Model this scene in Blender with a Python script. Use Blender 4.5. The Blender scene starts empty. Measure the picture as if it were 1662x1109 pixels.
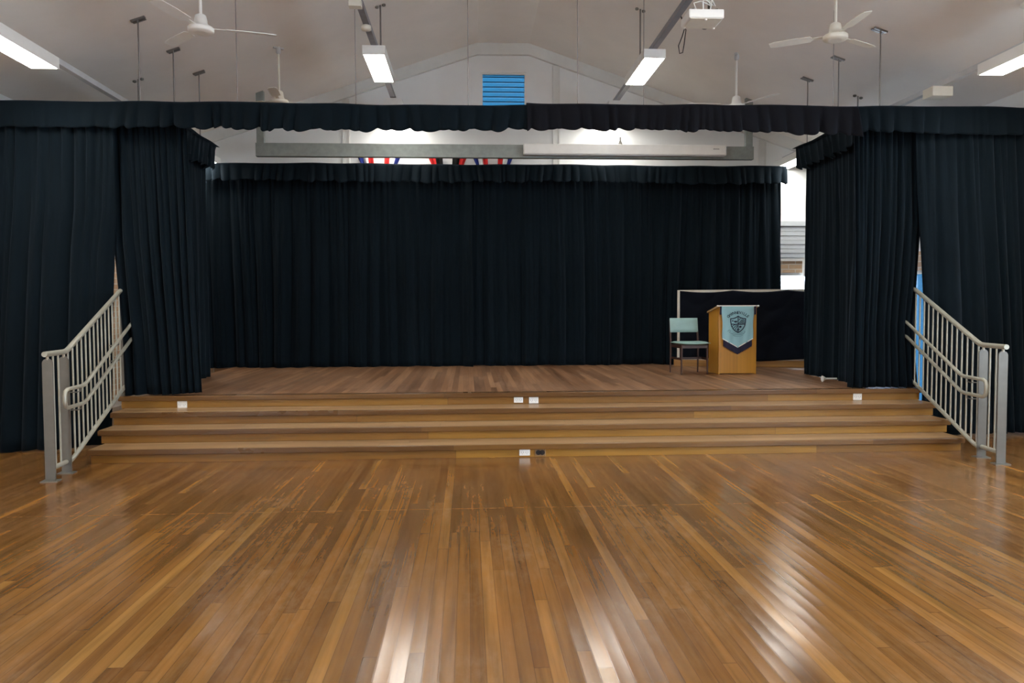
import bpy, bmesh, math, random
from mathutils import Vector, Matrix
PI = math.pi
sc = bpy.context.scene
col = sc.collection

# ------------------------------------------------------------------ camera
cam_d = bpy.data.cameras.new('camera'); cam = bpy.data.objects.new('camera', cam_d); col.objects.link(cam)
cam_d.sensor_width = 36.0; cam_d.lens = 1250.0/1662.0*36.0; cam_d.clip_start = .05
right = Vector((0.99838573, -0.05665495, -0.00401907))
up = Vector((0.00648951, 0.04348866, 0.99903284))
fwd = Vector((0.05642537, 0.99744622, -0.04378612))
m = Matrix.Identity(4)
for i in range(3):
    m[i][0] = right[i]; m[i][1] = up[i]; m[i][2] = -fwd[i]
m[2][3] = 1.5
cam.matrix_world = m
sc.camera = cam

# ------------------------------------------------------------------ world, exposure
EXPOSURE = -0.15
LAMP = 40.0            # strength of the lit diffusers
SKY = 15.0
w = bpy.data.worlds.new('sky'); sc.world = w; w.use_nodes = True
bg = w.node_tree.nodes['Background']
bg.inputs[0].default_value = (0.74, 0.87, 1.0, 1); bg.inputs[1].default_value = SKY
sc.view_settings.view_transform = 'Standard'; sc.view_settings.look = 'None'
sc.view_settings.gamma = 1.0; sc.view_settings.use_curve_mapping = False
sc.view_settings.exposure = EXPOSURE

# ------------------------------------------------------------------ materials
class NT:
    def __init__(s, name):
        s.m = bpy.data.materials.new(name); s.m.use_nodes = True
        s.t = s.m.node_tree; s.p = s.t.nodes['Principled BSDF']
    def n(s, typ, **kw):
        o = s.t.nodes.new(typ)
        for k, v in kw.items(): setattr(o, k, v)
        return o
    def put(s, sock, v):
        if hasattr(v, 'is_linked') or hasattr(v, 'links'): s.t.links.new(v, sock)
        elif v is not None: sock.default_value = v
    def math(s, op, a, b=None, c=None):
        o = s.n('ShaderNodeMath', operation=op); s.put(o.inputs[0], a)
        if b is not None: s.put(o.inputs[1], b)
        if c is not None: s.put(o.inputs[2], c)
        return o.outputs[0]
    def xyz(s, coord='Object'):
        t = s.n('ShaderNodeTexCoord'); x = s.n('ShaderNodeSeparateXYZ'); s.t.links.new(t.outputs[coord], x.inputs[0])
        return x.outputs
    def vec(s, x, y=0., z=0.):
        o = s.n('ShaderNodeCombineXYZ'); s.put(o.inputs[0], x); s.put(o.inputs[1], y); s.put(o.inputs[2], z); return o.outputs[0]
    def noise(s, v, scale=5., detail=4., rough=.55):
        o = s.n('ShaderNodeTexNoise'); s.put(o.inputs['Vector'], v)
        o.inputs['Scale'].default_value = scale; o.inputs['Detail'].default_value = detail; o.inputs['Roughness'].default_value = rough
        return o.outputs['Fac']
    def white(s, v):
        o = s.n('ShaderNodeTexWhiteNoise', noise_dimensions='3D'); s.put(o.inputs['Vector'], v); return o.outputs['Value']
    def ramp(s, f, stops, interp='LINEAR'):
        o = s.n('ShaderNodeValToRGB'); s.put(o.inputs[0], f); e = o.color_ramp; e.interpolation = interp
        while len(e.elements) < len(stops): e.elements.new(.5)
        for k, (p, c) in enumerate(stops):
            e.elements[k].position = p; e.elements[k].color = (c, c, c, 1) if isinstance(c, (int, float)) else (*c, 1)
        return o.outputs[0]
    def mix(s, f, a, b, mode='MIX'):
        o = s.n('ShaderNodeMix', data_type='RGBA', blend_type=mode); s.put(o.inputs[0], f)
        for k, v in ((6, a), (7, b)): s.put(o.inputs[k], (*v, 1) if isinstance(v, tuple) and len(v) == 3 else v)
        return o.outputs[2]
    def bump(s, h, strength=.3, dist=.01):
        o = s.n('ShaderNodeBump'); o.inputs['Strength'].default_value = strength; o.inputs['Distance'].default_value = dist
        s.put(o.inputs['Height'], h); s.t.links.new(o.outputs[0], s.p.inputs['Normal'])
    def set(s, **kw):
        for k, v in kw.items(): s.put(s.p.inputs[k.replace('_', ' ')], v)
        return s.m

def simple(name, c, rough=.5, metal=0., var=.06, scale=9., spec=.5, bump=0.):
    t = NT(name); x = t.n('ShaderNodeTexCoord').outputs['Object']
    n = t.noise(x, scale, 5.)
    lo = tuple(v*(1-var) for v in c); hi = tuple(min(1, v*(1+var)) for v in c)
    colr = t.ramp(n, [(.3, lo), (.7, hi)])
    if bump: t.bump(n, bump, .004)
    return t.set(Base_Color=colr, Roughness=rough, Metallic=metal, Specular_IOR_Level=spec)

def planks(name, wid, length, stops, rough=(.28, .5), across='x', seam=None, grain=.35, cup=.5, scuff=.25, gap=.022, scuffcol=(.42, .33, .24), tilt=.5):
    t = NT(name); X, Y, Z = t.xyz()
    A, B = (X, Y) if across == 'x' else ((Z, X) if across == 'z' else (Y, X))
    ax = t.math('DIVIDE', A, wid); idx = t.math('FLOOR', ax); fx = t.math('FRACT', ax)
    r1 = t.white(t.vec(idx, 3.3, 1.7))
    by = t.math('ADD', t.math('DIVIDE', B, length), t.math('MULTIPLY', r1, 9.0))
    idy = t.math('FLOOR', by); fy = t.math('FRACT', by)
    rr = t.white(t.vec(idx, idy, 5.1)); r2 = t.white(t.vec(idy, idx, 9.2))
    base = t.ramp(rr, stops)
    g = t.noise(t.vec(t.math('MULTIPLY', A, 30.), t.math('MULTIPLY', B, 1.1), t.math('MULTIPLY', rr, 40.)), 1.0, 3.5, .55)
    gcol = t.mix(1.0, base, t.ramp(g, [(.25, 1-grain), (.5, 1.0), (.78, 1+grain*.6)]), 'MULTIPLY')
    if seam is not None:
        st_ = t.noise(t.vec(t.math('MULTIPLY', A, 7.), t.math('MULTIPLY', B, .35), 8.), 1., 3., .5)
        gcol = t.mix(1.0, gcol, t.ramp(st_, [(.3, .74), (.5, 1.0), (.7, 1.26)]), 'MULTIPLY')
        big = t.noise(t.vec(t.math('MULTIPLY', A, .32), t.math('MULTIPLY', B, .32), 4.), 1., 3., .5)
        gcol = t.mix(t.ramp(big, [(.4, .0), (.62, .6)]), gcol, t.mix(1.0, gcol, (.86, .92, 1.05), 'MULTIPLY'))
    wear = t.noise(t.vec(A, t.math('MULTIPLY', B, .55), 0.), 1.1, 5., .6)
    fine = t.noise(t.vec(t.math('MULTIPLY', A, 22.), t.math('MULTIPLY', B, 6.), 2.), 1., 4., .7)
    wm = t.math('MULTIPLY', t.ramp(wear, [(.42, 0.), (.68, 1.)]), t.ramp(fine, [(.4, .15), (.75, 1.)]))
    c2 = t.mix(t.math('MULTIPLY', wm, scuff), gcol, scuffcol)
    e = t.math('MINIMUM', fx, t.math('SUBTRACT', 1., fx))
    ge = t.ramp(e, [(0., 1.), (gap, .7), (gap*2.2, 0.)])
    ey = t.math('MULTIPLY', t.math('MINIMUM', fy, t.math('SUBTRACT', 1., fy)), length)
    gy = t.ramp(ey, [(0., 1.), (.0025, .8), (.005, 0.)])
    gm = t.math('MAXIMUM', ge, gy)
    c3 = t.mix(t.math('MULTIPLY', gm, .42), c2, (.045, .022, .01))
    if seam is not None:
        sd = t.math('ABSOLUTE', t.math('SUBTRACT', B, seam))
        c3 = t.mix(t.math('MULTIPLY', t.ramp(sd, [(0., 1.), (.006, .9), (.011, 0.)]), t.ramp(fine, [(.35, .0), (.7, .32)])), c3, (.48, .33, .16))
    rg = t.math('ADD', rough[0], t.math('MULTIPLY', t.math('ADD', t.math('MULTIPLY', wear, .6), t.math('MULTIPLY', r2, .4)), rough[1]-rough[0]))
    cx = t.math('SUBTRACT', fx, .5)
    h = t.math('ADD', t.math('MULTIPLY', t.math('MULTIPLY', cx, cx), cup), t.math('MULTIPLY', t.math('MULTIPLY', cx, t.math('SUBTRACT', r2, .5)), tilt))
    h = t.math('ADD', h, t.math('MULTIPLY', ge, -.08))
    h = t.math('ADD', h, t.math('MULTIPLY', t.noise(t.vec(t.math('MULTIPLY', A, 1.5), t.math('MULTIPLY', B, 3.), t.math('MULTIPLY', r1, 20.)), 1.2, 2.), .12))
    t.bump(h, .3, .006)
    return t.set(Base_Color=c3, Roughness=rg, Specular_IOR_Level=.5)

def fabric(name, c, sheen=.06, var=.12):
    t = NT(name); x = t.n('ShaderNodeTexCoord').outputs['Object']
    n = t.noise(x, 1.3, 4.); f = t.noise(x, 900., 2.)
    colr = t.ramp(n, [(.3, tuple(v*(1-var) for v in c)), (.7, tuple(v*(1+var) for v in c))])
    t.bump(f, .15, .001)
    m = t.set(Base_Color=colr, Roughness=.85, Specular_IOR_Level=.07, Sheen_Weight=sheen, Sheen_Roughness=.5)
    t.p.inputs['Sheen Tint'].default_value = (.55, .75, 1., 1)
    return m

def emit(name, c, strength):
    t = NT(name); return t.set(Base_Color=(*c, 1), Emission_Color=(*c, 1), Emission_Strength=strength)

def brick_wall(name, paint, zsplit):
    t = NT(name); X, Y, Z = t.xyz()
    b = t.n('ShaderNodeTexBrick'); t.put(b.inputs['Vector'], t.vec(t.math('ADD', X, Y), Z, 0.))
    b.inputs['Color1'].default_value = (.50, .32, .19, 1); b.inputs['Color2'].default_value = (.62, .43, .27, 1)
    b.inputs['Mortar'].default_value = (.62, .56, .47, 1); b.inputs['Scale'].default_value = 1.
    b.inputs['Brick Width'].default_value = .24; b.inputs['Row Height'].default_value = .086; b.inputs['Mortar Size'].default_value = .008
    n = t.noise(t.vec(X, Y, Z), 3., 4.)
    wh = t.ramp(n, [(.3, tuple(v*.96 for v in paint)), (.7, paint)])
    s = t.math('GREATER_THAN', Z, zsplit)
    return t.set(Base_Color=t.mix(s, b.outputs['Color'], wh), Roughness=.62)

def glass(name, c, rough=.03, tr=.8):
    t = NT(name); out = t.t.nodes['Material Output']
    a = t.n('ShaderNodeBsdfTransparent'); a.inputs[0].default_value = (*c, 1)
    g = t.n('ShaderNodeBsdfGlossy'); g.inputs['Roughness'].default_value = rough
    n = t.noise(t.n('ShaderNodeTexCoord').outputs['Object'], 2., 3.)
    mx = t.n('ShaderNodeMixShader'); t.put(mx.inputs[0], t.ramp(n, [(.3, .06), (.7, .10)]))
    t.t.links.new(a.outputs[0], mx.inputs[1]); t.t.links.new(g.outputs[0], mx.inputs[2]); t.t.links.new(mx.outputs[0], out.inputs[0])
    return t.m

M = {}
M['floor'] = planks('hall floorboards', .066, 2.6,
    [(0., (.145, .060, .014)), (.25, (.180, .077, .017)), (.5, (.198, .086, .019)), (.75, (.215, .095, .022)), (.9, (.245, .112, .026)), (1., (.29, .142, .034))],
    rough=(.13, .27), seam=5.71, scuff=.38, scuffcol=(.37, .27, .17), cup=.9, tilt=1.1)
M['deck'] = planks('stage floorboards', .066, 2.2,
    [(0., (.14, .066, .029)), (.4, (.205, .099, .045)), (.75, (.255, .127, .060)), (1., (.33, .175, .085))],
    rough=(.3, .5), scuff=.55, scuffcol=(.40, .27, .18), cup=.4)
M['riser'] = planks('riser timber', .135, 3.7,
    [(0., (.215, .092, .013)), (.35, (.265, .120, .016)), (.65, (.30, .140, .018)), (1., (.345, .168, .024))],
    rough=(.3, .42), across='z', scuff=.05, cup=0., grain=.3, gap=.002, tilt=0.)
M['tread'] = planks('toplit tread timber', .13, 3.4,
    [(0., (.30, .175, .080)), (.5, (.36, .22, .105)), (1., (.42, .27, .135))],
    rough=(.26, .42), across='y', scuff=.5, scuffcol=(.34, .20, .10), cup=.1, gap=.012, tilt=.1)  # worn pale, with the light from above also put into the colour
M['nosing'] = planks('shaded nosing timber', .135, 4.3, [(0., (.105, .045, .010)), (.5, (.135, .060, .013)), (1., (.165, .077, .018))], rough=(.22, .36), across='z', scuff=.06, cup=0., grain=.3, gap=.001, tilt=0.)  # dark tone paints in the shading of the upright front edge
M['curtain'] = fabric('black stage cloth', (.0030, .0067, .0100))
M['curtain_warm'] = fabric('black valance cloth', (.0058, .0058, .0080))
M['drape'] = fabric('black drape cloth', (.0045, .0060, .0105), .1)
M['wall'] = simple('white painted wall', (.82, .83, .82), .55, var=.03)
M['brick'] = brick_wall('white wall over face brick', (.82, .83, .82), 2.30)
M['ceiling'] = simple('ceiling paint', (.82, .775, .72), .7, var=.03, scale=2.)
M['trim'] = simple('trim paint', (.70, .70, .67), .5, var=.03)
M['white'] = simple('white enamel', (.80, .80, .77), .35, var=.03)
M['cream'] = simple('cream enamel', (.70, .66, .56), .4, var=.04)
M['plastic'] = simple('white plastic plate', (.86, .86, .82), .3, var=.02)
M['dark'] = simple('dark plastic', (.012, .010, .012), .4)
M['steel'] = simple('galvanised steel', (.175, .17, .148), .45, .4, var=.08, scale=9.)
M['beam'] = simple('galvanised beam', (.27, .30, .285), .5, .5, var=.12, scale=11.)
M['rail'] = simple('painted rail', (.40, .39, .32), .36, .25, var=.08)
M['rod'] = simple('suspension steel', (.22, .21, .20), .4, .7)
M['wire'] = simple('wire steel', (.27, .25, .24), .5, .4)
M['duct'] = simple('grey cable duct', (.25, .25, .27), .5, .2)
M['duct_light'] = simple('pale cable duct', (.52, .53, .54), .5, .1)
M['lamp'] = emit('lit diffuser', (1., .965, .90), LAMP)
M['lectern'] = planks('honey veneer', .9, 4., [(0., (.48, .215, .022)), (1., (.55, .26, .030))], rough=(.3, .42), across='x', scuff=.04, cup=0., tilt=0., gap=.001, grain=.22)
M['lectern_top'] = simple('lectern edge timber', (.42, .27, .13), .4, var=.15, scale=20.)
M['vinyl'] = simple('sea green vinyl', (.27, .42, .40), .38, var=.08)
M['legwood'] = simple('dark leg timber', (.05, .020, .013), .4, var=.2, scale=25.)
M['banner'] = fabric('sky blue satin', (.33, .57, .62), .2, .08)
M['navy'] = simple('navy fringe', (.016, .016, .045), .8)
M['ink'] = simple('navy print', (.012, .022, .05), .7)
M['inkpale'] = simple('faint print', (.13, .27, .33), .7)
M['flagblue'] = fabric('flag blue', (.02, .03, .16), 0.); M['flagred'] = fabric('flag red', (.55, .03, .03), 0.)
M['flagwhite'] = fabric('flag white', (.75, .75, .75), 0.); M['flagblack'] = fabric('flag black', (.01, .01, .01), 0.)
M['glass'] = glass('clear pane', (.95, .97, 1.)); M['blueglass'] = glass('blue pane', (.08, .155, .21))
M['louvre'] = glass('blue louvre glass', (.065, .155, .21), .1)
M['shutter'] = simple('shutter enamel', (.60, .64, .67), .45, var=.03)
M['cable'] = simple('black cable', (.015, .015, .016), .5)
M['plinth'] = planks('plinth timber', .5, 3., [(0., (.30, .145, .035)), (1., (.36, .18, .045))], rough=(.35, .45), across='z', scuff=.1, cup=0., tilt=0., gap=.001)

# ------------------------------------------------------------------ mesh builder
class MB:
    def __init__(s): s.v = []; s.f = []; s.sm = []
    def add(s, vs, fs, smooth=False):
        o = len(s.v); s.v += [tuple(p) for p in vs]
        for f in fs: s.f.append(tuple(i+o for i in f)); s.sm.append(smooth)
        return s
    def box(s, x0, x1, y0, y1, z0, z1):
        vs = [(x, y, z) for z in (z0, z1) for y in (y0, y1) for x in (x0, x1)]
        return s.add(vs, [(0, 2, 3, 1), (4, 5, 7, 6), (0, 1, 5, 4), (2, 6, 7, 3), (0, 4, 6, 2), (1, 3, 7, 5)])
    def hexa(s, vs):
        return s.add(vs, [(0, 2, 3, 1), (4, 5, 7, 6), (0, 1, 5, 4), (2, 6, 7, 3), (0, 4, 6, 2), (1, 3, 7, 5)])
    def bar(s, a, b, wd, th, upv=(0, 0, 1)):
        a = Vector(a); b = Vector(b); d = (b-a).normalized(); u = Vector(upv)
        r = d.cross(u)
        if r.length < 1e-4: r = d.cross(Vector((0, 1, 0)))
        r.normalize(); u = r.cross(d)
        vs = [p + r*(sx*wd/2) + u*(sz*th/2) for sz in (-1, 1) for p in (a, b) for sx in (-1, 1)]
        return s.hexa(vs)
    def tube(s, pts, r, n=10, cap=True):
        pts = [Vector(p) for p in pts]; N = len(pts)
        rs = r if isinstance(r, (list, tuple)) else [r]*N
        prev = None; rings = []
        for i, p in enumerate(pts):
            d = ((pts[min(i+1, N-1)]-p).normalized() + (p-pts[max(i-1, 0)]).normalized())
            if d.length < 1e-6: d = pts[min(i+1, N-1)]-pts[max(i-1, 0)]
            d.normalize()
            if prev is None:
                prev = d.cross(Vector((0, 0, 1)));
                if prev.length < 1e-3: prev = d.cross(Vector((0, 1, 0)))
            q = prev - d*prev.dot(d); q.normalize(); prev = q; b = d.cross(q)
            k = 1.
            if 0 < i < N-1:
                ca = (pts[i+1]-p).normalized().dot(d); k = 1/max(ca, .5)
            rings.append([p + (q*math.cos(2*PI*j/n) + b*math.sin(2*PI*j/n))*rs[i]*(k if n < 0 else 1) for j in range(n)])
        vs = [v for rg in rings for v in rg]; fs = []
        for i in range(N-1):
            for j in range(n): fs.append((i*n+j, i*n+(j+1) % n, (i+1)*n+(j+1) % n, (i+1)*n+j))
        s.add(vs, fs, True)
        if cap:
            s.add(rings[0], [tuple(range(n))[::-1]]); s.add(rings[-1], [tuple(range(n))])
        return s
    def lathe(s, c, prof, n=24):
        vs = []; fs = []
        for (r, z) in prof:
            for j in range(n): vs.append((c[0]+r*math.cos(2*PI*j/n), c[1]+r*math.sin(2*PI*j/n), c[2]+z))
        for i in range(len(prof)-1):
            for j in range(n): fs.append((i*n+j, i*n+(j+1) % n, (i+1)*n+(j+1) % n, (i+1)*n+j))
        s.add(vs, fs, True)
        s.add(vs[:n], [tuple(range(n))[::-1]]); s.add(vs[-n:], [tuple(range(n))]); return s
    def prism(s, poly, fn, t0, t1):
        """poly: list of (a, b); fn(a, b, t) -> point"""
        n = len(poly); vs = [fn(a, b, t) for t in (t0, t1) for a, b in poly]
        fs = [tuple(range(n))[::-1], tuple(range(n, 2*n))] + [(i, (i+1) % n, n+(i+1) % n, n+i) for i in range(n)]
        return s.add(vs, fs)
    def grid(s, rows, smooth=True):
        nu = len(rows[0]); vs = [p for r in rows for p in r]; fs = []
        for i in range(len(rows)-1):
            for j in range(nu-1): fs.append((i*nu+j, i*nu+j+1, (i+1)*nu+j+1, (i+1)*nu+j))
        return s.add(vs, fs, smooth)
    def build(s, name, mat, parent=None, loc=None, bevel=0.):
        me = bpy.data.meshes.new(name); L = Vector(loc) if loc else Vector((0, 0, 0))
        me.from_pydata([tuple(Vector(p)-L) for p in s.v], [], s.f); me.update()
        bm = bmesh.new(); bm.from_mesh(me); bmesh.ops.recalc_face_normals(bm, faces=bm.faces); bm.to_mesh(me); bm.free()
        for p, k in zip(me.polygons, s.sm): p.use_smooth = k
        me.materials.append(mat)
        o = bpy.data.objects.new(name, me); col.objects.link(o); o.location = L
        if parent is not None: o.parent = parent
        if bevel:
            b = o.modifiers.new('bevel', 'BEVEL'); b.width = bevel; b.segments = 2; b.limit_method = 'ANGLE'
        return o

def tag(o, label=None, cat=None, group=None, kind=None):
    if label: o['label'] = label
    if cat: o['category'] = cat
    if group: o['group'] = group
    if kind: o['kind'] = kind
    return o
def thing(name, label, cat, loc=(0, 0, 0), rz=0., group=None):
    o = bpy.data.objects.new(name, None); col.objects.link(o); o.location = loc; o.rotation_euler = (0, 0, rz); o.empty_display_size = .1
    return tag(o, label, cat, group)
def copy_tree(o, parent=None):
    c = o.copy(); col.objects.link(c)
    if parent is not None: c.parent = parent
    for ch in list(o.children): copy_tree(ch, c)
    return c

# ------------------------------------------------------------------ setting
XL, XR, YB, YF = -5.44, 6.58, -7.0, 13.15
ZA = 5.93
def roof(x): return ZA - .34*max(0., max(.18-x, x-1.05))
fl = MB().box(XL-.2, XR+.2, YB-.2, YF+.2, -.12, 0.).build('floor', M['floor']); tag(fl, kind='structure')

def holed(name, axis, pos, th, u0, u1, v0, v1, holes, mat):
    us = sorted({u0, u1, *[h[0] for h in holes], *[h[1] for h in holes]}); vs_ = sorted({v0, v1, *[h[2] for h in holes], *[h[3] for h in holes]})
    b = MB()
    for i in range(len(us)-1):
        for j in range(len(vs_)-1):
            cu = (us[i]+us[i+1])/2; cv = (vs_[j]+vs_[j+1])/2
            if any(h[0] < cu < h[1] and h[2] < cv < h[3] for h in holes): continue
            if axis == 'y': b.box(us[i], us[i+1], pos, pos+th, vs_[j], vs_[j+1])
            else: b.box(pos, pos+th, us[i], us[i+1], vs_[j], vs_[j+1])
    o = b.build(name, mat); return tag(o, kind='structure')

W1 = (.24, 1.0, 4.55, 5.46)          # blue louvre in the gable
W2 = (5.36, 6.35, 1.0, 2.09)         # bright window behind the stage, right
W3 = (10.4, 12.6, .05, 2.02)         # blue door light in the right wall
holed('wall_rear', 'y', YF, .16, XL-.2, XR+.2, 0., 6.3, [W1, W2], M['brick'])
WR_FILL = [(.2, 2.8, .9, 3.0), (3.3, 5.9, .9, 3.0), (-2.9, -.3, .9, 3.0), (-6., -3.4, .9, 3.0)]  # unseen windows, put in and enlarged to brighten and cool the ceiling
WL_FILL = [(-2.6, 0., .9, 3.0), (-5.8, -3.2, .9, 3.0)]  # unseen windows added to lift the ceiling light
holed('wall_right', 'x', XR, .16, YB-.2, YF+.2, 0., 4.3, [W3]+WR_FILL, M['brick'])
holed('wall_left', 'x', XL-.16, .16, YB-.2, YF+.2, 0., 4.3, WL_FILL, M['brick'])
WB = []
holed('wall_front', 'y', YB-.16, .16, XL-.2, XR+.2, 0., 6.3, WB, M['brick'])
cb = MB()
prof = [(XL-.2, roof(XL-.2)), (.18, ZA), (1.05, ZA), (XR+.2, roof(XR+.2))]
for (xa, za), (xb, zb) in zip(prof, prof[1:]):
    cb.hexa([(xa, YB-.2, za), (xb, YB-.2, zb), (xa, YF+.2, za), (xb, YF+.2, zb), (xa, YB-.2, za+.14), (xb, YB-.2, zb+.14), (xa, YF+.2, za+.14), (xb, YF+.2, zb+.14)])
tag(cb.build('ceiling', M['ceiling']), kind='structure')
# gable trim beam following the roof on the rear wall
gb = MB()
for (xa, za), (xb, zb) in zip(prof, prof[1:]):
    gb.hexa([(xa, YF-.07, za-.19), (xb, YF-.07, zb-.19), (xa, YF, za-.19), (xb, YF, zb-.19), (xa, YF-.07, za+.01), (xb, YF-.07, zb+.01), (xa, YF, za+.01), (xb, YF, zb+.01)])
tag(gb.build('trim_1', M['trim']), kind='structure')
for k, x in enumerate((-2.02, 1.51, 5.08)):
    b = MB(); z1 = roof(x)-.19
    b.box(x-.055, x+.055, YF-.018, YF, 2.3, z1); b.box(x-.06, x-.035, YF-.03, YF, 2.3, z1); b.box(x+.035, x+.06, YF-.03, YF, 2.3, z1)
    tag(b.build('trim_%d' % (k+2), M['trim']), kind='structure')
tag(MB().box(XL, XR, YF-.03, YF, 2.29, 2.33).build('trim_5', M['trim']), kind='structure')
sk = MB()
for (a, b_) in ((XL, XL+.02), (XR-.02, XR)): pass
tag(MB().box(XL, XL+.02, YB, YF, 0, .12).build('baseboard_left', M['trim']), kind='structure')
b = MB(); b.box(XR-.02, XR, YB, W3[0], 0, .12); b.box(XR-.02, XR, W3[1], YF, 0, .12); tag(b.build('baseboard_right', M['trim']), kind='structure')

def window(name, axis, pos, th, h, pane, nv=1, fr=.05):
    u0, u1, v0, v1 = h; root = bpy.data.objects.new(name, None); col.objects.link(root); tag(root, kind='structure')
    def bx(b, a0, a1, d0, d1, c0, c1):
        return b.box(a0, a1, d0, d1, c0, c1) if axis == 'y' else b.box(d0, d1, a0, a1, c0, c1)
    f = MB(); p0, p1 = pos+.02, pos+th-.04
    bx(f, u0, u0+fr, p0, p1, v0, v1); bx(f, u1-fr, u1, p0, p1, v0, v1); bx(f, u0+fr, u1-fr, p0, p1, v0, v0+fr); bx(f, u0+fr, u1-fr, p0, p1, v1-fr, v1)
    for k in range(1, nv):
        u = u0+(u1-u0)*k/nv; bx(f, u-.02, u+.02, p0, p1, v0+fr, v1-fr)
    f.build('window_frame', M['white'], root)
    if pane: bx(MB(), u0+fr, u1-fr, pos+th/2, pos+th/2+.006, v0+fr, v1-fr).build('window_pane', pane, root)
    return root
window('window_2', 'y', YF, .16, W2, M['glass'], 1)
window('window_3', 'x', XR, .16, W3, M['blueglass'], 2)
for k, h in enumerate(WR_FILL): window('window_%d' % (k+4), 'x', XR, .16, h, M['glass'], 3)  # out of view, sized as fill for the ceiling
for k, h in enumerate(WB): window('window_%d' % (k+8), 'y', YB-.16, .16, h, M['glass'], 3)
for k, h in enumerate(WL_FILL): window('window_%d' % (k+10), 'x', XL-.16, .16, h, M['glass'], 3)  # added fill windows, out of view
# gable louvre window
lw = window('window_1', 'y', YF, .16, W1, None, 1, .025)
z = W1[2]+.05
while z < W1[3]-.04:
    b = MB(); b.hexa([(W1[0]+.025, YF+.03, z-.036), (W1[1]-.025, YF+.03, z-.036), (W1[0]+.025, YF+.075, z+.074), (W1[1]-.025, YF+.075, z+.074),
                      (W1[0]+.025, YF+.035, z-.036), (W1[1]-.025, YF+.035, z-.036), (W1[0]+.025, YF+.08, z+.074), (W1[1]-.025, YF+.08, z+.074)])
    b.build('louvre_blade', M['louvre'], lw); z += .082
# roller shutter band on the rear wall, right of the rear curtain
rs = thing('roller_shutter', 'pale grey ribbed shutter panel on the rear wall above the brick band', 'shutter', (5.75, YF-.004, 2.335))
b = MB()
for k in range(7): b.box(-.42, .42, -.03-.008*(k % 2), 0, .02+k*.075, .088+k*.075)
b.build('shutter_slats', M['shutter'], rs)
MB().box(-.45, .45, -.06, 0, .56, .64).build('shutter_head', M['shutter'], rs)
b = MB().tube([(5.83, YF-.05, 2.02), (5.83, YF-.05, 2.33)], .035, 12)
tag(b.build('pipe', M['white'], loc=(5.83, YF-.05, 2.02)), 'short white pipe on the brick band beside the right wing curtain', 'pipe')

# ------------------------------------------------------------------ stage
SX = [(-3.70, 5.12), (-3.76, 5.19), (-3.79, 5.25), (-3.86, 5.30)]
NY = [7.63, 7.98, 8.33, 8.68]; RH = .135
st = thing('stage', 'low timber stage with three full width steps along its front', 'stage', (.73, 7.63, 0))
so = (.73, 7.63, 0)
def sbuild(b, name, mat, bevel=0., par=None):
    o = b.build(name, mat, None, None, bevel); o.parent = st; o.matrix_parent_inverse = Matrix.Translation((-so[0], -so[1], -so[2])); return o
for k in range(4):
    x0, x1 = SX[k]; y = NY[k]; z1 = RH*(k+1)
    yb = NY[k+1]+.03 if k < 3 else 12.97
    b = MB(); b.box(x0+.02, x1-.02, y+.04, yb if k < 3 else y+.06, z1-RH, z1-.045)
    sbuild(b, 'riser', M['riser'])
    if k < 3: 
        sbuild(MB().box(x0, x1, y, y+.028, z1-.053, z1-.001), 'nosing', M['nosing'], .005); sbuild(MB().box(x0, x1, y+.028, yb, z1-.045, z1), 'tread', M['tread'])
    else:
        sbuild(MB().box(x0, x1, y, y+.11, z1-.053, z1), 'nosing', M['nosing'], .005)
        sbuild(MB().box(x0, x1, y+.11, yb, z1-.045, z1), 'deck', M['deck'])
        for xa, xb in ((x0+.02, x0+.05), (x1-.05, x1-.02)): sbuild(MB().box(xa, xb, y+.06, yb, 0, z1-.045), 'side_panel', M['riser'])
ZS = RH*4

# power outlets on the risers
def outlet(x, y, z, wd, ht, label, sockets=2, dark=False):
    t = thing('power_outlet', label, 'power outlet', (x, y, z))
    if dark:
        MB().box(-.055, .055, -.008, 0, -.038, .038).build('plate', M['tread'], t, None, .004)
        for sx in (-.02, .02): MB().lathe((0, 0, 0), [(.026, 0), (.026, .006)], 16).build('socket', M['dark'], t).matrix_local = Matrix.Translation((sx, -.008, 0)) @ Matrix.Rotation(PI/2, 4, 'X')
        return t
    MB().box(-wd/2, wd/2, -.012, 0, -ht/2, ht/2).build('plate', M['plastic'], t, None, .004)
    for k in range(sockets):
        sx = (k-(sockets-1)/2)*wd*.42
        b = MB(); b.box(sx-.012, sx-.009, -.0128, -.011, -.006, .008); b.box(sx+.009, sx+.012, -.0128, -.011, -.006, .008); b.box(sx-.0015, sx+.0015, -.0128, -.011, -.018, -.008)
        b.build('socket', M['duct'], t)
        MB().box(sx-.006, sx+.006, -.0145, -.011, ht*.24, ht*.36).build('switch', M['white'], t)
    return t
R4 = NY[3]+.0395; R1 = NY[0]+.0395
outlet(-3.18, R4, .440, .105, .076, 'white power outlet on the top riser near the left wing curtain')
outlet(.564, R4, .452, .105, .066, 'white power outlet on the top riser, left one of the middle pair')
outlet(.738, R4, .446, .108, .074, 'white power outlet on the top riser, right one of the middle pair')
outlet(4.53, R4, .446, .105, .078, 'white power outlet on the top riser below the right wing curtain')
outlet(.556, R1, .047, .108, .066, 'white power outlet at floor level in the lowest riser')
outlet(.714, R1, .045, .11, .07, 'black socket in a brown plate beside the floor level white outlet', dark=True)

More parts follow.
